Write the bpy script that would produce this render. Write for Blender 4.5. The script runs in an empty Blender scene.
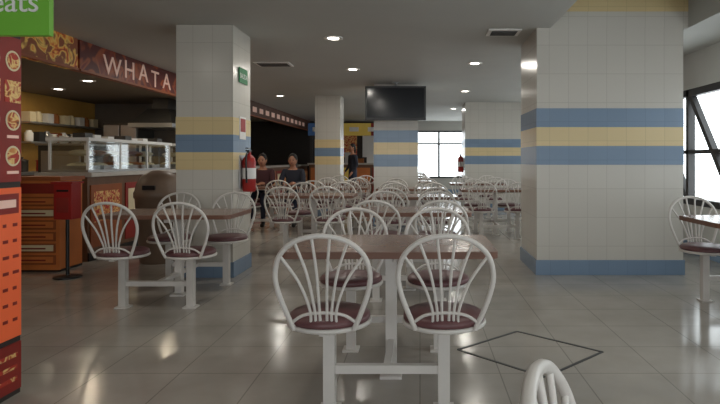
import bpy, math, random
from mathutils import Vector, Matrix
random.seed(4)
SC=bpy.context.scene
H=2.58
# ---------------------------------------------------------------- materials
def lin(c):
    out=[]
    for v in c[:3]:
        v=v/255.0
        out.append(v/12.92 if v<=0.04045 else ((v+0.055)/1.055)**2.4)
    return (out[0],out[1],out[2],1.0)
def newmat(name):
    m=bpy.data.materials.new(name); m.use_nodes=True
    nt=m.node_tree; b=nt.nodes.get('Principled BSDF')
    return m,nt,b
def mat(name,c,rough=0.5,metal=0.0,emit=0.0,var=0.06,scale=6.0,ec=None):
    m,nt,b=newmat(name)
    col=lin(c)
    tc=nt.nodes.new('ShaderNodeTexCoord'); nz=nt.nodes.new('ShaderNodeTexNoise')
    nz.inputs['Scale'].default_value=scale; nz.inputs['Detail'].default_value=3
    nt.links.new(tc.outputs['Object'],nz.inputs['Vector'])
    mx=nt.nodes.new('ShaderNodeMix'); mx.data_type='RGBA'
    mx.inputs[6].default_value=tuple(min(1,x*(1-var*2)) for x in col[:3])+(1,)
    mx.inputs[7].default_value=tuple(min(1,x*(1+var*2)) for x in col[:3])+(1,)
    nt.links.new(nz.outputs['Fac'],mx.inputs[0])
    nt.links.new(mx.outputs[2],b.inputs['Base Color'])
    b.inputs['Roughness'].default_value=rough; b.inputs['Metallic'].default_value=metal
    if emit>0:
        b.inputs['Emission Color'].default_value=lin(ec or c); b.inputs['Emission Strength'].default_value=emit
    return m
def tilemat(name,c,grout,size=0.2,rough=0.2,var=0.04,axis='wall',mortar=0.006,bump=0.15,mott=0.0,row=None):
    m,nt,b=newmat(name); N=nt.nodes; L=nt.links
    geo=N.new('ShaderNodeNewGeometry'); sep=N.new('ShaderNodeSeparateXYZ'); L.new(geo.outputs['Position'],sep.inputs[0])
    cmb=N.new('ShaderNodeCombineXYZ')
    if axis=='wall':
        ad=N.new('ShaderNodeMath'); ad.operation='ADD'
        L.new(sep.outputs[0],ad.inputs[0]); L.new(sep.outputs[1],ad.inputs[1])
        L.new(ad.outputs[0],cmb.inputs[0]); L.new(sep.outputs[2],cmb.inputs[1])
    else:
        L.new(sep.outputs[0],cmb.inputs[0]); L.new(sep.outputs[1],cmb.inputs[1])
    br=N.new('ShaderNodeTexBrick'); br.offset=0; br.squash=1
    br.inputs['Scale'].default_value=1; br.inputs['Mortar Size'].default_value=mortar
    br.inputs['Mortar Smooth'].default_value=0.3
    br.inputs['Brick Width'].default_value=size; br.inputs['Row Height'].default_value=row or size
    col=lin(c)
    br.inputs['Color1'].default_value=tuple(x*(1-var) for x in col[:3])+(1,)
    br.inputs['Color2'].default_value=tuple(min(1,x*(1+var)) for x in col[:3])+(1,)
    br.inputs['Mortar'].default_value=lin(grout)
    L.new(cmb.outputs[0],br.inputs['Vector'])
    src=br.outputs['Color']
    if mott>0:
        nz=N.new('ShaderNodeTexNoise'); nz.inputs['Scale'].default_value=2.3; nz.inputs['Detail'].default_value=6
        L.new(geo.outputs['Position'],nz.inputs['Vector'])
        mr=N.new('ShaderNodeMapRange'); mr.inputs[1].default_value=0.3; mr.inputs[2].default_value=0.7
        mr.inputs[3].default_value=1-mott; mr.inputs[4].default_value=1+mott*0.4
        L.new(nz.outputs['Fac'],mr.inputs[0])
        vm=N.new('ShaderNodeVectorMath'); vm.operation='SCALE'
        L.new(src,vm.inputs[0]); L.new(mr.outputs[0],vm.inputs[3]); src=vm.outputs[0]
        mr2=N.new('ShaderNodeMapRange'); mr2.inputs[1].default_value=0.3; mr2.inputs[2].default_value=0.7
        mr2.inputs[3].default_value=rough*0.75; mr2.inputs[4].default_value=rough*1.4
        L.new(nz.outputs['Fac'],mr2.inputs[0]); L.new(mr2.outputs[0],b.inputs['Roughness'])
    else: b.inputs['Roughness'].default_value=rough
    L.new(src,b.inputs['Base Color'])
    bp=N.new('ShaderNodeBump'); bp.inputs['Strength'].default_value=bump; bp.inputs['Distance'].default_value=0.003; bp.invert=True
    L.new(br.outputs['Fac'],bp.inputs['Height']); L.new(bp.outputs[0],b.inputs['Normal'])
    return m
def blobmat(name,cols,scale=5,rough=0.5,emit=0.0):
    m,nt,b=newmat(name); N=nt.nodes; L=nt.links
    tc=N.new('ShaderNodeTexCoord'); nz=N.new('ShaderNodeTexNoise'); nz.inputs['Scale'].default_value=scale; nz.inputs['Detail'].default_value=2
    nz.inputs['Distortion'].default_value=1.2
    L.new(tc.outputs['Object'],nz.inputs['Vector'])
    cr=N.new('ShaderNodeValToRGB')
    n=len(cols); el=cr.color_ramp.elements
    el[0].position=0.3; el[0].color=lin(cols[0]); el[1].position=0.38; el[1].color=lin(cols[1])
    for i in range(2,n):
        e=el.new(0.38+0.24*(i-1)/(n-1)); e.color=lin(cols[i])
    L.new(nz.outputs['Fac'],cr.inputs[0]); L.new(cr.outputs[0],b.inputs['Base Color'])
    b.inputs['Roughness'].default_value=rough
    if emit: L.new(cr.outputs[0],b.inputs['Emission Color']); b.inputs['Emission Strength'].default_value=emit
    return m
def glassmat(name,fac=0.1):
    m,nt,b=newmat(name); N=nt.nodes; L=nt.links
    out=[n for n in N if n.type=='OUTPUT_MATERIAL'][0]
    t=N.new('ShaderNodeBsdfTransparent'); t.inputs[0].default_value=(.95,.97,.97,1)
    g=N.new('ShaderNodeBsdfGlossy'); g.inputs['Roughness'].default_value=0.03
    mx=N.new('ShaderNodeMixShader'); mx.inputs[0].default_value=fac
    L.new(t.outputs[0],mx.inputs[1]); L.new(g.outputs[0],mx.inputs[2]); L.new(mx.outputs[0],out.inputs[0])
    return m
M={}
M['floor']=tilemat('floor_tiles',(168,162,153),(138,132,125),0.45,0.15,0.03,'floor',0.004,0.08,0.16)
M['white_tile']=tilemat('column_white_tile',(204,200,191),(186,181,172),0.2,0.25,0.015,'wall',0.003,0.08,0.0,0.3)
M['blue_tile']=tilemat('blue_tile',(122,144,168),(112,133,156),0.2,0.25,0.03,'wall',0.003)
M['yellow_tile']=tilemat('yellow_tile',(220,199,152),(202,182,140),0.2,0.25,0.03,'wall',0.003)
M['ceiling']=mat('ceiling_paint',(184,184,179),0.7,var=0.03,scale=1.5)
M['plaster']=mat('wall_plaster',(188,186,180),0.8,var=0.03,scale=2)
M['yellow_wall']=mat('yellow_wall_paint',(196,150,74),0.7)
M['tan_wall']=mat('tan_wall_paint',(112,102,92),0.7)
M['dark_wall']=mat('dark_wall_paint',(58,52,48),0.7)
M['paint']=mat('white_powder_coat',(212,207,201),0.4,var=0.03)
M['maroon']=mat('maroon_vinyl',(104,68,70),0.4,var=0.1,scale=20)
M['tabletop']=mat('table_laminate',(146,120,108),0.2,var=0.06,scale=12)
M['tableedge']=mat('table_edge',(116,80,64),0.45)
M['black']=mat('black_plastic',(18,18,20),0.35)
M['screen']=mat('tv_screen',(22,26,32),0.15)
M['frame']=mat('window_frame_dark',(46,44,44),0.5)
M['glass']=glassmat('window_glass',0.06)
M['caseglass']=glassmat('case_glass',0.12)
M['steel']=mat('stainless_steel',(170,170,170),0.3,0.8)
M['darksteel']=mat('dark_steel',(80,78,76),0.4,0.6)
M['red']=mat('red_paint',(160,36,32),0.35)
M['green']=mat('green_sign',(98,156,48),0.5,emit=0.15)
M['exitgreen']=mat('exit_green',(30,120,70),0.5)
M['bluesign']=mat('blue_sign',(60,90,130),0.5,emit=0.15)
M['yellowsign']=mat('yellow_sign',(200,170,80),0.5,emit=0.12)
M['white']=mat('white_plastic',(232,230,226),0.45,var=0.02)
M['letter']=mat('sign_lettering',(232,192,176),0.5,emit=0.12)
M['signred']=blobmat('fascia_red',[(104,34,26),(132,50,34),(170,84,44),(96,34,28)],2.2)
M['signbrown']=mat('fascia_brown',(92,58,44),0.6,var=0.2)
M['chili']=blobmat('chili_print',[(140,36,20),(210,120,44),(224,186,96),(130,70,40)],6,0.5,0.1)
M['foodprint']=blobmat('food_print',[(90,40,24),(190,100,40),(230,200,130),(170,50,34)],14,0.5,0.05)
M['orange']=mat('orange_panel',(204,118,58),0.5,var=0.08)
M['orange_d']=mat('orange_dark',(150,80,40),0.5)
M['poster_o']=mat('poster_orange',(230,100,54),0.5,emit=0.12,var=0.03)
M['poster_r']=mat('poster_red',(140,38,30),0.5,var=0.15)
M['ink']=mat('poster_ink',(130,34,26),0.6)
M['brown']=mat('brown_bin',(118,98,82),0.45,var=0.12)
M['counter']=mat('counter_front',(112,80,58),0.5,var=0.15)
M['counter_top']=mat('counter_top',(190,182,172),0.3)
M['lampglow']=mat('lamp_glow',(255,248,235),0.5,emit=9,ec=(255,246,230))
M['vent']=mat('vent_dark',(70,70,70),0.6)
M['food1']=mat('food_brown',(150,90,40),0.7); M['food2']=mat('food_cream',(220,205,170),0.7)
M['skin']=mat('skin',(176,124,98),0.55,var=0.03); M['hair']=mat('hair_black',(22,17,15),0.6)
M['cloth1']=mat('dark_jacket',(36,38,50),0.8); M['cloth2']=mat('jeans',(44,52,72),0.8); M['cloth3']=mat('maroon_sweater',(70,36,40),0.8)
M['shoe']=mat('shoe_black',(20,20,20),0.5); M['eye']=mat('eye_dark',(25,18,15),0.3); M['lip']=mat('lip',(140,72,66),0.5)
# ---------------------------------------------------------------- mesh builder
class MB:
    def __init__(s): s.v=[];s.f=[];s.m=[];s.sm=[];s.mats=[]
    def mi(s,k):
        if k not in s.mats: s.mats.append(k)
        return s.mats.index(k)
    def add(s,vs,fs,k,smooth=False):
        o=len(s.v); s.v+= [Vector(p) for p in vs]; i=s.mi(k)
        for f in fs: s.f.append([o+a for a in f]); s.m.append(i); s.sm.append(smooth)
    def box(s,x0,x1,y0,y1,z0,z1,k):
        vs=[(x,y,z) for z in (z0,z1) for y in (y0,y1) for x in (x0,x1)]
        s.add(vs,[(0,2,3,1),(4,5,7,6),(0,1,5,4),(2,6,7,3),(0,4,6,2),(1,3,7,5)],k)
    def tube(s,path,r,k,n=8,square=False,closed=False,smooth=True):
        P=[Vector(p) for p in path]; N=len(P)
        if square: n=4; smooth=False
        rr=r if isinstance(r,(list,tuple)) else [r]*N
        T=[]
        for i in range(N):
            if closed: t=P[(i+1)%N]-P[i-1]
            elif i==0: t=P[1]-P[0]
            elif i==N-1: t=P[-1]-P[-2]
            else: t=(P[i+1]-P[i]).normalized()+(P[i]-P[i-1]).normalized()
            T.append(t.normalized())
        ref=Vector((0,0,1)) if abs(T[0].z)<0.9 else Vector((0,1,0))
        u=(ref-T[0]*ref.dot(T[0])).normalized(); vs=[]
        for i in range(N):
            u=(u-T[i]*u.dot(T[i])).normalized(); w=T[i].cross(u)
            for j in range(n):
                a=2*math.pi*(j+(0.5 if square else 0))/n
                q=rr[i]*(1.414 if square else 1)
                vs.append(P[i]+(u*math.cos(a)+w*math.sin(a))*q)
        fs=[]
        for i in range(N if closed else N-1):
            for j in range(n):
                a=i*n+j;b=i*n+(j+1)%n;c=((i+1)%N)*n+(j+1)%n;d=((i+1)%N)*n+j
                fs.append((a,b,c,d))
        s.add(vs,fs,k,smooth)
        if not closed:
            s.add(vs[:n],[tuple(range(n))[::-1]],k); s.add(vs[-n:],[tuple(range(n))],k)
    def lathe(s,prof,c,k,n=24,smooth=True,sx=1,sy=1):
        vs=[];fs=[];m=len(prof)
        for (r,z) in prof:
            for j in range(n):
                a=2*math.pi*j/n; vs.append((c[0]+r*math.cos(a)*sx,c[1]+r*math.sin(a)*sy,c[2]+z))
        for i in range(m-1):
            for j in range(n):
                fs.append((i*n+j,i*n+(j+1)%n,(i+1)*n+(j+1)%n,(i+1)*n+j))
        s.add(vs,fs,k,smooth)
        if prof[0][0]>0.001: s.add(vs[:n],[tuple(range(n))[::-1]],k)
        if prof[-1][0]>0.001: s.add(vs[-n:],[tuple(range(n))],k)
    def ell(s,c,r,k,n=14,m=9):
        s.lathe([(max(0.0005,math.sin(math.pi*i/m)),-math.cos(math.pi*i/m)) for i in range(m+1)],(0,0,0),k,n)
        cnt=(m+1)*n
        for q in range(len(s.v)-cnt,len(s.v)):
            p=s.v[q]; s.v[q]=Vector((c[0]+p.x*r[0],c[1]+p.y*r[1],c[2]+p.z*r[2]))
    def poly(s,pts,k,z0,z1):
        n=len(pts); vs=[(p[0],p[1],z0) for p in pts]+[(p[0],p[1],z1) for p in pts]
        s.add(vs,[tuple(range(n))[::-1],tuple(range(n,2*n))]+[(i,(i+1)%n,n+(i+1)%n,n+i) for i in range(n)],k)
    def mesh(s,name):
        me=bpy.data.meshes.new(name); me.from_pydata([tuple(p) for p in s.v],[],s.f)
        for k in s.mats: me.materials.append(M[k])
        for i,p in enumerate(me.polygons): p.material_index=s.m[i]; p.use_smooth=s.sm[i]
        me.update(); return me
    def obj(s,name,loc=None,rot=0,bevel=0,parent=None,recenter=True):
        if loc is None and recenter:
            xs=[p.x for p in s.v];ys=[p.y for p in s.v];zs=[p.z for p in s.v]
            loc=Vector(((min(xs)+max(xs))/2,(min(ys)+max(ys))/2,min(zs)))
            s.v=[p-loc for p in s.v]
        ob=bpy.data.objects.new(name,s.mesh(name)); SC.collection.objects.link(ob)
        ob.location=loc or (0,0,0); ob.rotation_euler=(0,0,rot)
        if bevel:
            b=ob.modifiers.new('Bevel','BEVEL'); b.width=bevel; b.segments=2; b.limit_method='ANGLE'; b.angle_limit=math.radians(50)
        if parent: attach(ob,parent)
        return ob
def attach(ob,parent):
    ob.parent=parent
    ob.matrix_parent_inverse=(Matrix.Translation(parent.location)@parent.rotation_euler.to_matrix().to_4x4()).inverted()
def text(body,loc,rot,size,k,parent,sx=1,ext=0.004,name='lettering',align='LEFT'):
    c=bpy.data.curves.new(name,'FONT'); c.body=body; c.size=size; c.extrude=ext; c.align_x=align
    o=bpy.data.objects.new(name,c); SC.collection.objects.link(o); o.location=loc; o.rotation_euler=rot; o.scale=(sx,1,1)
    c.materials.append(M[k]); attach(o,parent); return o
def spline(pts,n=8):
    P=[Vector(p) for p in pts]; P=[P[0]*2-P[1]]+P+[P[-1]*2-P[-2]]; out=[]
    for i in range(1,len(P)-2):
        for j in range(n):
            t=j/n; a,b,c,d=P[i-1],P[i],P[i+1],P[i+2]
            out.append(0.5*((2*b)+(c-a)*t+(2*a-5*b+4*c-d)*t*t+(3*b-a-3*c+d)*t**3))
    out.append(P[-2]); return out
def simple(name,x0,x1,y0,y1,z0,z1,k,bevel=0):
    b=MB(); b.box(x0,x1,y0,y1,z0,z1,k); return b.obj(name,bevel=bevel)
# ---------------------------------------------------------------- room shell
XL,XR,YB,YF=-7.1,3.5,-4.0,20.0
simple('floor',XL-.2,XR+.2,YB-.2,YF+.2,-0.12,0,'floor')
# ceiling with a raised coffer in front of the wide column
ce=MB(); hx0,hx1,hy0,hy1=1.36,2.80,4.3,5.86; HT=H+.40
ce.box(XL-.2,XR+.2,YB-.2,hy0,H,H+.15,'ceiling'); ce.box(XL-.2,XR+.2,hy1,YF+.2,H,H+.15,'ceiling')
ce.box(XL-.2,hx0,hy0,hy1,H,H+.15,'ceiling'); ce.box(hx1,XR+.2,hy0,hy1,H,H+.15,'ceiling')
ce.box(hx0-.1,hx1+.1,hy0-.1,hy1+.1,HT,HT+.1,'ceiling')
ce.box(hx0-.1,hx0,hy0-.1,hy1+.1,H+.15,HT,'ceiling'); ce.box(hx1,hx1+.1,hy0-.1,hy1+.1,H+.15,HT,'ceiling')
ce.box(hx0,hx1,hy0-.1,hy0,H+.15,HT,'ceiling'); ce.box(hx0,hx1,hy1-.012,hy1+.1,H,H+.17,'white_tile'); ce.box(hx0,hx1,hy1-.016,hy1+.1,H+.17,HT,'yellow_tile')
ce.obj('ceiling')
simple('wall_left',XL-.15,XL,YB,YF,0,H,'yellow_wall')
ZS,ZT=0.62,2.12
wr=MB()
wr.box(XR,XR+.15,YB,YF,0,ZS,'plaster'); wr.box(XR,XR+.15,YB,YF,ZT,H,'plaster')
piers=[-4,-1.2,1.9,5.0,8.6,12.2,16.0,20.0]
for p in piers: wr.box(XR,XR+.15,max(YB,p-.12),min(YF,p+.12),ZS,ZT,'plaster')
wr.obj('wall_right')
for i in range(len(piers)-1):
    a,b=piers[i]+.12,piers[i+1]-.12
    w=MB()
    for (y0,y1,z0,z1) in [(a,b,ZS,ZS+.08),(a,b,ZT-.09,ZT),(a,a+.08,ZS,ZT),(b-.08,b,ZS,ZT)]:
        w.box(XR+.01,XR+.10,y0,y1,z0,z1,'frame')
    n=3; L=(b-a)/n
    for j in range(n):
        y0=a+j*L
        if j: w.box(XR+.01,XR+.10,y0-.035,y0+.035,ZS,ZT,'frame')
        w.tube([(XR+.05,y0+.03,ZS+.05),(XR+.05,y0+L-.03,ZT-.05)],0.035,'frame',square=True)
    w.box(XR+.01,XR+.09,a,b,1.28,1.33,'frame')
    w.box(XR+.105,XR+.112,a,b,ZS,ZT,'glass')
    w.obj('window_%d'%(i+1))
fw=MB(); wx0,wx1,fz0,fz1=-.2,3.3,0.55,2.25
fw.box(XL,wx0,YF,YF+.15,0,H,'dark_wall'); fw.box(wx1,XR,YF,YF+.15,0,H,'plaster')
fw.box(wx0,wx1,YF,YF+.15,0,fz0,'plaster'); fw.box(wx0,wx1,YF,YF+.15,fz1,H,'plaster'); fw.obj('wall_far')
w=MB()
for i in range(5):
    x=wx0+(wx1-wx0)*i/4; w.box(max(wx0,x-.035),min(wx1,x+.035),YF+.02,YF+.1,fz0,fz1,'frame')
for z in (fz0,1.75,fz1-.06): w.box(wx0,wx1,YF+.03,YF+.09,z,z+.06,'frame')
w.box(wx0,wx1,YF+.105,YF+.112,fz0,fz1,'glass'); w.obj('window_8')
bw=MB(); bw.box(XL,-3,YB-.15,YB,0,H,'plaster'); bw.box(3,XR,YB-.15,YB,0,H,'plaster')
bw.box(-3,3,YB-.15,YB,0,.5,'plaster'); bw.box(-3,3,YB-.15,YB,2.3,H,'plaster'); bw.obj('wall_back')
w=MB()
for i in range(6):
    x=-3+6*i/5; w.box(max(-3,x-.035),min(3,x+.035),YB-.1,YB-.02,.5,2.3,'frame')
for z in (.5,2.24): w.box(-3,3,YB-.09,YB-.03,z,z+.06,'frame')
w.obj('window_9')
simple('baseboard_right',XR-.015,XR,YB,YF-.02,0,.15,'blue_tile')
simple('baseboard_far',wx0,XR-.02,YF-.015,YF,0,.15,'blue_tile')
# far kiosk under the dark wall
k=MB(); k.box(-3.6,-.5,18.2,18.9,0,1.05,'counter'); k.box(-3.65,-.45,18.15,18.95,1.05,1.1,'counter_top')
for i in range(6): k.box(-3.55+i*.5,-3.12+i*.5,18.18,18.2,.15,.95,['orange','poster_r','yellowsign'][i%3])
k.box(-3.6,-3.5,18.3,18.4,1.1,2.0,'darksteel'); k.box(-.6,-.5,18.3,18.4,1.1,2.0,'darksteel')
k.box(-3.65,-2.6,18.25,18.45,2.0,2.4,'bluesign'); k.box(-2.6,-1.6,18.25,18.45,2.0,2.4,'yellowsign'); k.box(-1.6,-.45,18.25,18.45,2.0,2.4,'poster_r')
for i in range(5): k.box(-3.5+i*.6,-3.2+i*.6,18.24,18.25,2.13,2.27,'white')
for i in range(7): k.box(-3.2+i*.36,-2.95+i*.36,18.5,18.75,1.1,1.25+.1*(i%3),['white','red','steel','food1'][i%4])
k.obj('food_kiosk')
for i in range(3):
    k=MB(); k.box(-2.9+i*.85,-2.25+i*.85,19.97,19.998,1.3,2.1,['foodprint','white','poster_o'][i]); k.obj('wall_poster')
# ---------------------------------------------------------------- columns
def column(x0,x1,y0,y1,bz,pat):
    c=MB(); c.box(x0,x1,y0,y1,0,H,'white_tile'); e=.004
    z0,z1=bz; h=(z1-z0)/3
    for i,k in enumerate(pat): c.box(x0-e,x1+e,y0-e,y1+e,z0+i*h,z0+(i+1)*h,k)
    c.box(x0-.012,x1+.012,y0-.012,y1+.012,0,.155,'blue_tile')
    return c.obj('column')
Y,B='yellow_tile','blue_tile'
column(-2.49,-1.91,5.72,6.30,(1.10,1.64),(Y,B,Y))
column(1.22,2.75,5.85,6.75,(1.15,1.74),(B,Y,B))
column(-.84,-.04,10.2,10.9,(1.08,1.74),(B,Y,B))
column(-2.25,-1.71,12.0,12.55,(1.10,1.64),(Y,B,Y))
column(1.08,2.95,13.4,14.4,(1.10,1.70),(B,Y,B))
# ---------------------------------------------------------------- chair mesh
def chair_mesh():
    c=MB()
    def bp(x,z):
        return Vector((x,-.165-.09*(z-.44)/.43+ .35*x*x,z))
    rim=[(-.135,.43),(-.165,.50),(-.2,.60),(-.212,.69),(-.185,.78),(-.11,.845),(0,.868)]
    rim=rim+[(-x,z) for x,z in rim[-2::-1]]
    sp=spline([bp(x,z) for x,z in rim],5); c.tube(sp,.012,'paint',8)
    for sgn in (-1,1):
        for (a,e,ze) in [(.014,.04,.862),(.036,.118,.842),(.058,.185,.775)]:
            pts=[(sgn*a,.44),(sgn*(a+.003),.53),(sgn*(a+(e-a)*.38),.53+(ze-.53)*.52),(sgn*e,ze)]
            c.tube(spline([bp(x,z) for x,z in pts],5),.0072,'paint',6)
    c.tube(spline([bp(x,z) for x,z in [(-.15,.46),(-.09,.500),(0,.512),(.09,.500),(.15,.46)]],5),.0075,'paint',6)
    c.lathe([(.0,.432),(.17,.432),(.188,.436),(.196,.448),(.194,.462),(.18,.474),(.12,.482),(0.001,.484)],(0,0,0),'maroon',32)
    ring=[(.192*math.cos(a),.192*math.sin(a),.428) for a in [2*math.pi*i/32 for i in range(32)]]
    c.tube(ring,.011,'paint',8,closed=True)
    c.box(-.15,.15,-.02,.02,.41,.43,'paint'); c.box(-.02,.02,-.18,.15,.405,.43,'paint')
    c.box(-.06,.06,-.06,.06,.395,.41,'paint')
    c.tube([(0,0,.012),(0,0,.40)],.028,'paint',square=True)
    c.box(-.05,.05,-.05,.05,0,.012,'paint')
    return c.mesh('dining_chair')
CH=chair_mesh()
def chair(x,y,rot=0):
    o=bpy.data.objects.new('dining_chair',CH); SC.collection.objects.link(o); o.location=(x,y,0); o.rotation_euler=(0,0,rot)
    return o
def table_mesh():
    t=MB(); w,d,r=.555,.325,.05; pts=[]
    for (cx,cy,a0) in [(w-r,d-r,0),(-w+r,d-r,90),(-w+r,-d+r,180),(w-r,-d+r,270)]:
        for i in range(6):
            a=math.radians(a0+90*i/5); pts.append((cx+r*math.cos(a),cy+r*math.sin(a)))
    t.poly(pts,'tableedge',.705,.7385); 
    inner=[(x*.992,y*.988) for x,y in pts]; t.poly(inner,'tabletop',.7386,.741)
    t.tube([(0,0,.02),(0,0,.69)],.03,'paint',square=True)
    t.box(-.4,.4,-.02,.02,.675,.705,'paint'); t.box(-.02,.02,-.26,.26,.67,.705,'paint')
    t.box(-.06,.06,-.06,.06,0,.015,'paint')
    for y in (-.42,.42): t.box(-.246,.246,y-.018,y+.018,.175,.215,'paint')
    t.box(-.017,.017,-.40,-.03,.18,.212,'paint'); t.box(-.017,.017,.03,.40,.18,.212,'paint')
    return t.mesh('dining_table')
TB=table_mesh()
def unit(x,y,skip=()):
    o=bpy.data.objects.new('dining_table',TB); SC.collection.objects.link(o); o.location=(x,y,0)
    for i,(dx,dy) in enumerate([(-.275,-.42),(.275,-.42),(-.275,.42),(.275,.42)]):
        if i in skip: continue
        chair(x+dx,y+dy,0 if dy<0 else math.pi)
for p in [(-.16,3.12),(-.10,5.2),(-.08,7.25),(-.15,9.2),(-.3,12.4),(-.3,14.6),
          (-2.14,4.98),(-1.42,7.5),(-1.42,9.5),(-1.42,11.15),(-2.58,9.75),
          (1.2,8.9),(1.15,11.2),(2.70,4.35),(2.7,8.0),(2.7,10.2)]:
    unit(*p)
chair(.413,.775,-math.pi/2-.34)
# ---------------------------------------------------------------- television
t=MB(); ty=9.85; x0,x1=-.965,.105; z0,z1=1.90,2.50
t.box(x0,x1,ty,ty+.07,z0,z1,'black'); t.box(x0+.25,x1-.25,ty+.07,ty+.13,z0+.12,z1-.12,'black')
t.box(x0+.035,x1-.035,ty-.004,ty+.0,z0+.05,z1-.035,'screen')
t.box(-.55,-.31,ty+.10,ty+.16,z0+.2,z1-.1,'steel'); t.tube([(-.43,ty+.15,2.2),(-.43,ty+.15,H)],.022,'steel')
t.box(-.5,-.36,ty+.08,ty+.22,H-.015,H,'steel')
t.obj('television',bevel=.004)
# ---------------------------------------------------------------- ceiling fixtures
def downlight(x,y,z=H,power=14,warm=(1,.95,.86)):
    d=MB(); d.lathe([(.06,-.004),(.095,-.012),(.11,-.008),(.11,0)],(x,y,z),'white',24); d.lathe([(.001,-.010),(.062,-.010),(.062,-.002)],(x,y,z),'lampglow',20)
    o=d.obj('recessed_light')
    l=bpy.data.lights.new('downlight_lamp','AREA'); l.shape='DISK'; l.size=.14; l.energy=power; l.color=warm
    lo=bpy.data.objects.new('lamp',l); SC.collection.objects.link(lo); lo.location=(x,y,z-.03); attach(lo,o)
for (x,y) in [(-.98,6.33),(-1.02,8.5),(.78,7.97),(-.98,11),(.9,11.2),(-1,14),(.9,3.5),(-1,3.4),(1,.5),(-3,3.4),(-3,8.5),(.9,15),(-3,12)]:
    downlight(x,y,power=9 if y>4 else 5)
def vent(x,y,w=.5,d=.5):
    v=MB(); v.box(x-w/2,x+w/2,y-d/2,y+d/2,H-.012,H,'white')
    for i in range(7): 
        yy=y-d/2+.05+i*(d-.1)/7; v.box(x-w/2+.04,x+w/2-.04,yy,yy+.035,H-.018,H-.012,'vent')
    v.obj('air_vent')
vent(-2.1,8.05,.5,.35); vent(.9,6.04,.35,.3)
# ---------------------------------------------------------------- near left stall wall with posters
simple('wall_stall',-2.17,-2.07,.6,2.9,0,H,'dark_wall')
X=-2.068
def disc(p,yy,zz,r,k,x,n=20):
    vs=[(x,yy,zz)]+[(x,yy+r*math.cos(2*math.pi*i/n),zz+r*math.sin(2*math.pi*i/n)) for i in range(n)]
    p.add(vs,[(0,1+i,1+(i+1)%n) for i in range(n)],k)
Y0,Y1=2.47,2.89
def poster(z0,z1,k,fn=None):
    p=MB(); p.box(X,X+.010,Y0,Y1,z0,z1,k)
    if fn: fn(p)
    return p.obj('menu_poster')
def f_orange(p):
    for i in range(7):
        z=.88-i*.08
        for c in range(6):
            a=Y0+.02+c*.068; p.box(X+.010,X+.012,a,a+.02+.025*random.random(),z-.016,z,'ink')
    p.box(X+.010,X+.012,Y0+.02,Y1-.02,.93,1.03,'poster_r'); p.box(X+.012,X+.013,Y0+.05,Y1-.04,.96,1.0,'letter')
poster(.30,1.06,'poster_o',f_orange)
def f_red(p):
    for yy in (2.55,2.69,2.83):
        for zz in (1.22,1.40,1.70):
            disc(p,yy,zz,.052,'food2',X+.012); disc(p,yy,zz,.042,'foodprint',X+.013)
        p.box(X+.010,X+.012,yy-.04,yy+.04,1.31,1.325,'letter'); p.box(X+.010,X+.012,yy-.04,yy+.04,1.13,1.145,'letter'); p.box(X+.010,X+.012,yy-.055,yy+.055,1.49,1.60,'foodprint')
poster(1.09,1.82,'poster_r',f_red)
poster(.03,.27,'poster_r',lambda p:[p.box(X+.010,X+.012,Y0+.03,Y1-.03,.08+i*.06,.10+i*.06,'foodprint') for i in range(3)])
poster(1.85,2.5,'chili')
bs=MB(); bs.box(-2.05,-1.59,2.40,2.43,1.735,2.22,'green'); bs.box(-2.069,-1.57,2.395,2.435,2.22,2.24,'steel')
bso=bs.obj('blade_sign'); text('eats',(-1.735,2.396,1.835),(math.pi/2,0,0),.13,'white',bso,ext=.002,align='CENTER')
# ---------------------------------------------------------------- left food stalls
def fascia(y0,y1,k,nm='stall_sign',strip=False):
    f=MB(); f.box(-4.02,-3.9,y0,y1,2.23,H,k); f.box(-3.9,-3.885,y0,y1,2.22,2.245,'orange_d')
    if strip:
        for i in range(12):
            yy=12.5+i*.55; f.box(-3.9,-3.89,yy,yy+.3,2.33,2.45,'letter')
    return f.obj(nm)
fascia(3.2,6.38,'chili'); fb=fascia(6.42,12.1,'signred'); fascia(12.34,19.9,'signbrown',strip=True)
yy=6.88
for i,ch in enumerate('WHATA FOOD'):
    text(ch,(-3.894,yy,2.27+.02*((i*7)%3)),(math.pi/2,0,math.pi/2),.34,'letter',fb,sx=1.2,name='letter')
    yy+= {'W':.48,'H':.39,' ':.2}.get(ch,.36)
simple('wall_partition',-7.08,-4.05,12.2,12.32,0,H,'tan_wall')
simple('trim_1',-4.02,-3.92,12.2,12.32,0,2.22,'orange_d')
simple('stall_soffit',-7.08,-4.03,3.2,12.18,2.42,2.46,'tan_wall')  # lowered soffit slab over the stall kitchen, not a trim piece
def counter(y0,y1,k='counter'):
    c=MB(); c.box(-4.5,-3.92,y0,y1,0,1.0,k); c.box(-4.55,-3.87,y0,y1,1.0,1.05,'counter_top')
    n=max(1,int((y1-y0)/.7)); L=(y1-y0)/n
    for i in range(n):
        a,b_=y0+i*L+.05,y0+(i+1)*L-.05
        c.box(-3.92,-3.905,a,b_,.15,.9,['orange_d','poster_r','orange'][i%3]); c.box(-3.905,-3.902,a+.06,b_-.06,.45,.82,['foodprint','food2','foodprint'][i%3])
    c.box(-3.92,-3.90,y0,y1,0,.1,'black')
    return c.obj('stall_counter',bevel=.005)
counter(6.6,12.1); counter(12.4,19.5); counter(3.4,4.9)
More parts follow.
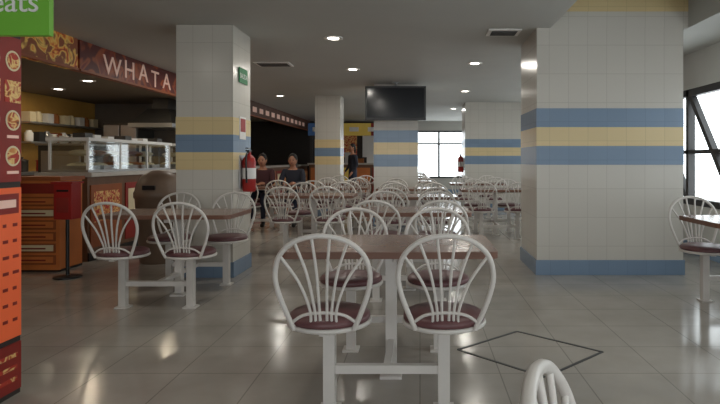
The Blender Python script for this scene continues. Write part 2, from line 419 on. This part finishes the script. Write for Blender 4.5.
def case(y0,y1):
    c=MB(); X0,X1,zb,zt=-4.45,-3.97,1.051,1.47
    c.box(X0,X1,y0,y1,zb,zb+.03,'steel'); c.box(X0-.02,X1+.02,y0-.02,y1+.02,zt-.04,zt,'white')
    for x in (X0,X1-.025):
        for i in range(4):
            yy=y0+(y1-.025-y0)*i/3; c.box(x,x+.025,yy,yy+.025,zb+.03,zt-.04,'white')
    c.box(X0+.03,X1-.03,y0+.03,y1-.03,1.255,1.265,'caseglass')
    c.box(X1-.012,X1-.006,y0+.03,y1-.03,zb+.03,zt-.04,'caseglass'); c.box(X0+.03,X1-.03,y0+.006,y0+.012,zb+.03,zt-.04,'caseglass')
    yy=y0+.12
    while yy<y1-.25:
        c.box(X0+.06,X1-.06,yy,yy+.24,zb+.03,zb+.08,'steel'); c.ell((-4.21,yy+.12,zb+.08),(.16,.1,.04),random.choice(['food1','food2']))
        c.ell((-4.21,yy+.12,1.29),(.14,.09,.04),random.choice(['food1','food2'])); yy+=.32
    c.obj('glass_display_case')
case(6.7,8.9); case(9.2,11.6)
k=MB(); k.box(-5.8,-5.1,8.5,9.2,0,1.42,'darksteel'); k.box(-5.83,-5.07,8.47,9.23,1.42,1.45,'steel')
for i in range(3): k.box(-5.75,-5.15,8.49,8.5,.15+i*.42,.5+i*.42,'steel')
k.obj('kitchen_cabinet',bevel=.005)
k=MB()
for i,x in enumerate((-5.68,-5.5,-5.32,-5.17)):
    for j in range(5-(i%2)):
        k.lathe([(.045,0),(.07,.03),(.075,.032),(.07,.035)],(x,8.65,1.452+j*.028),'white',16)
k.obj('foam_bowl_stack')
k=MB(); k.box(-7.08,-6.5,6.6,12.1,0,.95,'counter'); k.box(-7.08,-6.45,6.6,12.1,.95,1,'steel'); k.obj('kitchen_back_counter')
k=MB(); k.box(-6.4,-5.7,11.3,12.0,.05,1.95,'darksteel'); k.box(-6.38,-6.07,11.28,11.3,.1,1.9,'steel'); k.box(-6.03,-5.72,11.28,11.3,.1,1.9,'steel')
k.box(-6.09,-6.07,11.25,11.28,.9,1.4,'black'); k.box(-6.03,-6.01,11.25,11.28,.9,1.4,'black'); k.box(-6.35,-5.75,11.35,11.95,0,.05,'black'); k.obj('refrigerator',bevel=.006)
k=MB(); k.add([(-5.5,10.6,1.9),(-4.7,10.6,1.9),(-4.7,11.9,1.9),(-5.5,11.9,1.9),(-5.3,10.9,2.2),(-4.9,10.9,2.2),(-4.9,11.6,2.2),(-5.3,11.6,2.2)],
    [(0,1,2,3),(4,7,6,5),(0,4,5,1),(1,5,6,2),(2,6,7,3),(3,7,4,0)],'darksteel'); k.box(-5.52,-4.68,10.58,11.92,1.82,1.9,'steel'); k.box(-5.25,-4.95,11,11.5,2.2,2.42,'darksteel'); k.obj('range_hood')
k=MB()
for i in range(8):
    yy=7.0+i*.5; r=.09+.04*((i*3)%3)/2
    k.lathe([(r*.9,0),(r,.01),(r,.18),(r+.012,.19),(r*.9,.2),(.02,.22),(.02,.25)],(-6.75,yy,1.0),['steel','darksteel','red','white'][i%4],18)
k.obj('cooking_pots')
k=MB(); k.box(-7.099,-6.8,9.8,12.1,1.5,1.53,'steel'); k.box(-7.099,-6.8,9.8,12.1,1.85,1.88,'steel')
for i in range(9):
    for z in (1.53,1.88):
        yy=9.95+i*.24
        if (i+int(z*10))%2: k.lathe([(.06,0),(.07,.02),(.07,.15),(.045,.18),(.045,.2)],(-6.95,yy,z),['white','food1','steel','food2'][(i*3)%4],14)
        else: k.box(-7.03,-6.87,yy-.08,yy+.08,z,z+.18,['food2','darksteel','white','orange_d'][(i*5)%4])
k.obj('wall_shelf')
for i in range(3):
    k=MB(); k.box(-5.0+i*.33,-4.72+i*.33,12.18,12.198,1.45,1.8,['white','foodprint','white'][i]); k.obj('wall_poster')
k=MB(); k.box(-7.098,-7.05,8.2,9.6,1.55,2.15,'orange')
for i in range(5): k.box(-7.05,-7.045,8.3,9.5,1.62+i*.1,1.66+i*.1,'white')
k.obj('menu_board')
k=MB()
for i in range(7):
    yy=6.85+i*.31
    if i%3==0: k.box(-4.2,-4.05,yy-.08,yy+.08,1.471,1.53,'darksteel')
    else: k.box(-4.27,-4.12,yy-.07,yy+.07,1.471,1.51+.01*(i%2),'white')
k.obj('napkin_boxes')
for (x,y) in [(-6.2,9.6),(-5.1,8.6),(-5.3,6.4),(-4.5,10.0)]: downlight(x,y,2.42,7,(1,.84,.6))
c=MB(); c.box(-4.42,-3.86,6.0,6.4,.02,.98,'orange'); c.box(-4.44,-3.84,5.98,6.42,.98,1.02,'orange_d'); c.box(-4.42,-3.86,6.02,6.4,0,.03,'black')
c.box(-4.38,-3.90,5.99,6.0,.84,.95,'poster_r')
for i in range(6):
    z=.08+i*.125; c.box(-4.38,-3.90,5.99,6.0,z,z+.1,'orange_d'); c.box(-4.36,-3.92,5.982,5.99,z+.02,z+.085,'food2' if i%3==1 else 'orange')
    c.box(-4.30,-4.0,5.978,5.982,z+.04,z+.055,'ink')
c.obj('menu_cabinet',bevel=.004)
c=MB(); bx,by=-3.60,5.72
c.box(bx-.09,bx+.09,by-.08,by+.08,.60,.96,'red'); c.box(bx-.06,bx+.06,by-.086,by-.08,.88,.90,'black'); c.box(bx-.06,bx+.06,by-.085,by-.08,.67,.82,'poster_r')
c.box(bx-.11,bx+.11,by-.1,by+.1,.96,.98,'red')
c.tube([(bx,by,.02),(bx,by,.60)],.018,'black'); c.lathe([(.13,0),(.13,.015),(.03,.03)],(bx,by,0),'black',24)
c.obj('suggestion_box',bevel=.004)
c=MB(); c.lathe([(.20,0),(.215,.02),(.265,.75),(.278,.76),(.278,.82),(.265,.84),(.25,.92),(.19,1.02),(.09,1.07),(.001,1.08)],(-3.08,6.62,0),'brown',32)
c.box(-3.15,-3.01,6.345,6.42,.86,.91,'black')
c.obj('trash_bin')
def extinguisher(x,y,z):
    e=MB(); e.lathe([(.001,0),(.06,.004),(.07,.02),(.07,.32),(.06,.36),(.03,.39),(.02,.40),(.02,.43)],(x,y,z),'red',20)
    e.box(x-.02,x+.02,y-.06,y+.03,z+.43,z+.445,'black'); e.box(x-.015,x+.015,y-.08,y+.0,z+.46,z+.47,'black')
    e.tube(spline([(x,y-.02,z+.43),(x,y-.10,z+.38),(x,y-.095,z+.2),(x,y-.085,z+.1)],5),.01,'black'); e.lathe([(.071,.14),(.0715,.145),(.0715,.25),(.071,.255)],(x,y,z),'white',20)
    return e
e=extinguisher(-1.825,5.98,.86); e.box(-1.905,-1.893,5.9,6.06,.9,1.25,'steel'); e.obj('fire_extinguisher')
e=extinguisher(.99,13.65,.9); e.box(1.058,1.074,13.6,13.7,.95,1.25,'steel'); e.obj('fire_extinguisher')
s=MB(); s.box(-1.904,-1.896,5.88,6.16,2.02,2.18,'exitgreen'); so=s.obj('exit_sign'); text('SALIDA',(-1.895,5.90,2.07),(math.pi/2,0,math.pi/2),.075,'white',so,ext=.001)
s=MB(); s.box(-1.904,-1.896,5.90,6.10,1.42,1.66,'white'); s.box(-1.896,-1.893,5.92,6.08,1.5,1.64,'red'); s.obj('extinguisher_sign')
h=MB(); C=[Vector((.24,3.54,0)),Vector((.69,3.09,0)),Vector((1.14,3.5,0)),Vector((.68,3.92,0))]
for i in range(4):
    a,b=C[i],C[(i+1)%4]; d=(b-a).normalized(); n=Vector((-d.y,d.x,0))*.009
    h.add([a-n,b-n,b+n,a+n,(a-n)+Vector((0,0,.003)),(b-n)+Vector((0,0,.003)),(b+n)+Vector((0,0,.003)),(a+n)+Vector((0,0,.003))],
          [(0,1,2,3),(4,5,6,7),(0,1,5,4),(1,2,6,5),(2,3,7,6),(3,0,4,7)],'vent')
h.obj('floor_hatch')
# ---------------------------------------------------------------- people
def person(name,loc,rot,pose,top,bottom,hair_long):
    if pose=='stand':
        J={'pel':(0,0,.93,.13,.10),'spi':(0,.0,1.1,.12,.09),'che':(0,.0,1.29,.15,.10),'nb':(0,-.01,1.42,.07,.06),'nk':(0,.005,1.49,.05,.05),'hd':(0,.01,1.55,.05,.05)}
        for s,n in ((-1,'l'),(1,'r')):
            J['sh'+n]=(s*.165,0,1.38,.06,.06); J['el'+n]=(s*.22,-.01,1.10,.043,.043); J['wr'+n]=(s*.21,.14,.92,.028,.028)
            J['hi'+n]=(s*.09,0,.86,.085,.085); J['kn'+n]=(s*.10,.03 if s>0 else .0,.48,.058,.058); J['an'+n]=(s*.10,-.02,.10,.042,.042); J['to'+n]=(s*.12,.14,.045,.04,.034)
        hz,hy=1.61,.02
    else:
        J={'pel':(0,-.05,.59,.14,.11),'spi':(0,-.06,.73,.125,.10),'che':(0,-.03,.91,.15,.10),'nb':(0,-.02,1.03,.07,.06),'nk':(0,0,1.09,.05,.05),'hd':(0,.01,1.14,.05,.05)}
        for s,n in ((-1,'l'),(1,'r')):
            J['sh'+n]=(s*.165,-.02,.99,.06,.06); J['el'+n]=(s*.21,.09,.79,.043,.043); J['wr'+n]=(s*.09,.27,.785,.028,.028)
            J['hi'+n]=(s*.085,.02,.575,.085,.08); J['kn'+n]=(s*.10,.36,.56,.06,.06); J['an'+n]=(s*.10,.33,.10,.042,.042); J['to'+n]=(s*.11,.47,.045,.04,.034)
        hz,hy=1.195,.03
    names=list(J); idx={k:i for i,k in enumerate(names)}
    E=[('pel','spi'),('spi','che'),('che','nb'),('nb','nk'),('nk','hd')]
    for n in 'lr': E+=[('che','sh'+n),('sh'+n,'el'+n),('el'+n,'wr'+n),('pel','hi'+n),('hi'+n,'kn'+n),('kn'+n,'an'+n),('an'+n,'to'+n)]
    me=bpy.data.meshes.new('tmp'); me.from_pydata([J[k][:3] for k in names],[(idx[a],idx[b]) for a,b in E],[])
    ob=bpy.data.objects.new('tmp',me); SC.collection.objects.link(ob)
    ob.modifiers.new('Skin','SKIN')
    for i,k in enumerate(names):
        sv=me.skin_vertices[0].data[i]; sv.radius=(J[k][3],J[k][4]); sv.use_root=(k=='pel')
    ss=ob.modifiers.new('Sub','SUBSURF'); ss.levels=2; ss.render_levels=2
    dg=bpy.context.evaluated_depsgraph_get(); em=bpy.data.meshes.new_from_object(ob.evaluated_get(dg))
    b=MB(); vs=[v.co.copy() for v in em.vertices]
    lab={}
    for a,c in E:
        if a=='nb' or a=='nk': lab[(a,c)]='skin'
        elif a.startswith('an'): lab[(a,c)]='shoe'
        elif a=='pel' and c.startswith('hi') or a.startswith('hi') or a.startswith('kn'): lab[(a,c)]=bottom
        else: lab[(a,c)]=top
    def near(p):
        best=None;bd=9
        for (a,c),k in lab.items():
            A=Vector(J[a][:3]);C_=Vector(J[c][:3]);t=max(0,min(1,(p-A).dot(C_-A)/(C_-A).length_squared)); d=(p-(A+(C_-A)*t)).length
            if d<bd: bd=d;best=k
        return best
    groups={}
    for f in em.polygons: groups.setdefault(near(f.center),[]).append(tuple(f.vertices))
    base=len(b.v); b.v+=vs
    for k,fs in groups.items():
        i=b.mi(k)
        for f in fs: b.f.append([base+q for q in f]); b.m.append(i); b.sm.append(True)
    bpy.data.objects.remove(ob)
    b.ell((0,hy,hz),(.073,.09,.112),'skin',20,14)
    b.ell((0,hy-.014,hz+.022),(.081,.092,.107),'hair',20,14)
    if hair_long:
        b.ell((0,hy-.065,hz-.07),(.075,.04,.14),'hair',16,10)
    for s in (-1,1):
        b.ell((s*.028,hy+.083,hz+.0),(.011,.008,.007),'eye',8,6); b.ell((s*.074,hy,hz-.005),(.01,.018,.028),'skin',8,6)
        b.ell((s*.028,hy+.088,hz+.02),(.016,.005,.003),'hair',8,6)
    b.ell((0,hy+.094,hz-.022),(.011,.014,.02),'skin',8,6); b.ell((0,hy+.083,hz-.052),(.022,.008,.007),'lip',8,6)
    for s,n in ((-1,'l'),(1,'r')):
        w=Vector(J['wr'+n][:3]); e=Vector(J['el'+n][:3]); d=(w-e).normalized()
        side=Vector((0,0,1)).cross(d).normalized(); up=d.cross(side)
        b.tube([w-d*.01,w+d*.03,w+d*.085],[.024,.032,.03],'skin',8)
        for q in range(4):
            L=[.06,.07,.065,.05][q]; o=w+d*.08+side*((q-1.5)*.017)
            b.tube([o,o+d*L*.5-up*.004,o+d*L*.9-up*.018],[.0085,.008,.0065],'skin',6)
        o=w+d*.03-side*s*.028
        b.tube([o,o+d*.03-side*s*.02,o+d*.055-side*s*.022-up*.008],[.011,.0095,.008],'skin',6)
    return b.obj(name,loc=loc,rot=rot,recenter=False)
person('seated_woman',(-2.305,10.17,0),math.pi,'sit','cloth1','cloth2',True)
person('seated_man',(-2.855,10.17,0),math.pi,'sit','cloth3','cloth2',False)
pw=person('standing_woman',(-1.80,15.0,0),math.pi*.7,'stand','cloth1','cloth2',True); pw.scale=(.95,.95,.95)
# ---------------------------------------------------------------- world + portals
W=bpy.data.worlds.new('World'); SC.world=W; W.use_nodes=True
bg=W.node_tree.nodes['Background']; bg.inputs[0].default_value=(.93,.97,1,1); bg.inputs[1].default_value=4.0
def portal(loc,rot,sx,sy):
    l=bpy.data.lights.new('window_portal','AREA'); l.shape='RECTANGLE'; l.size=sx; l.size_y=sy; l.cycles.is_portal=True
    o=bpy.data.objects.new('window_portal',l); SC.collection.objects.link(o); o.location=loc; o.rotation_euler=rot
portal((XR+.16,8,(ZS+ZT)/2),(0,math.pi/2,0),ZT-ZS,24)
portal((1.55,YF+.16,1.4),(-math.pi/2,0,0),3.5,1.7)
portal((0,YB-.16,1.4),(math.pi/2,0,0),6,1.8)
# ---------------------------------------------------------------- camera
cd=bpy.data.cameras.new('camera'); cd.lens=28; cd.sensor_width=36; cd.shift_x=-60/720; cd.shift_y=-42/720; cd.clip_start=.05
cam=bpy.data.objects.new('camera',cd); SC.collection.objects.link(cam); cam.location=(0,0,1.2); cam.rotation_euler=(math.pi/2,0,0)
SC.camera=cam
SC.view_settings.view_transform='Standard'; SC.view_settings.look='None'
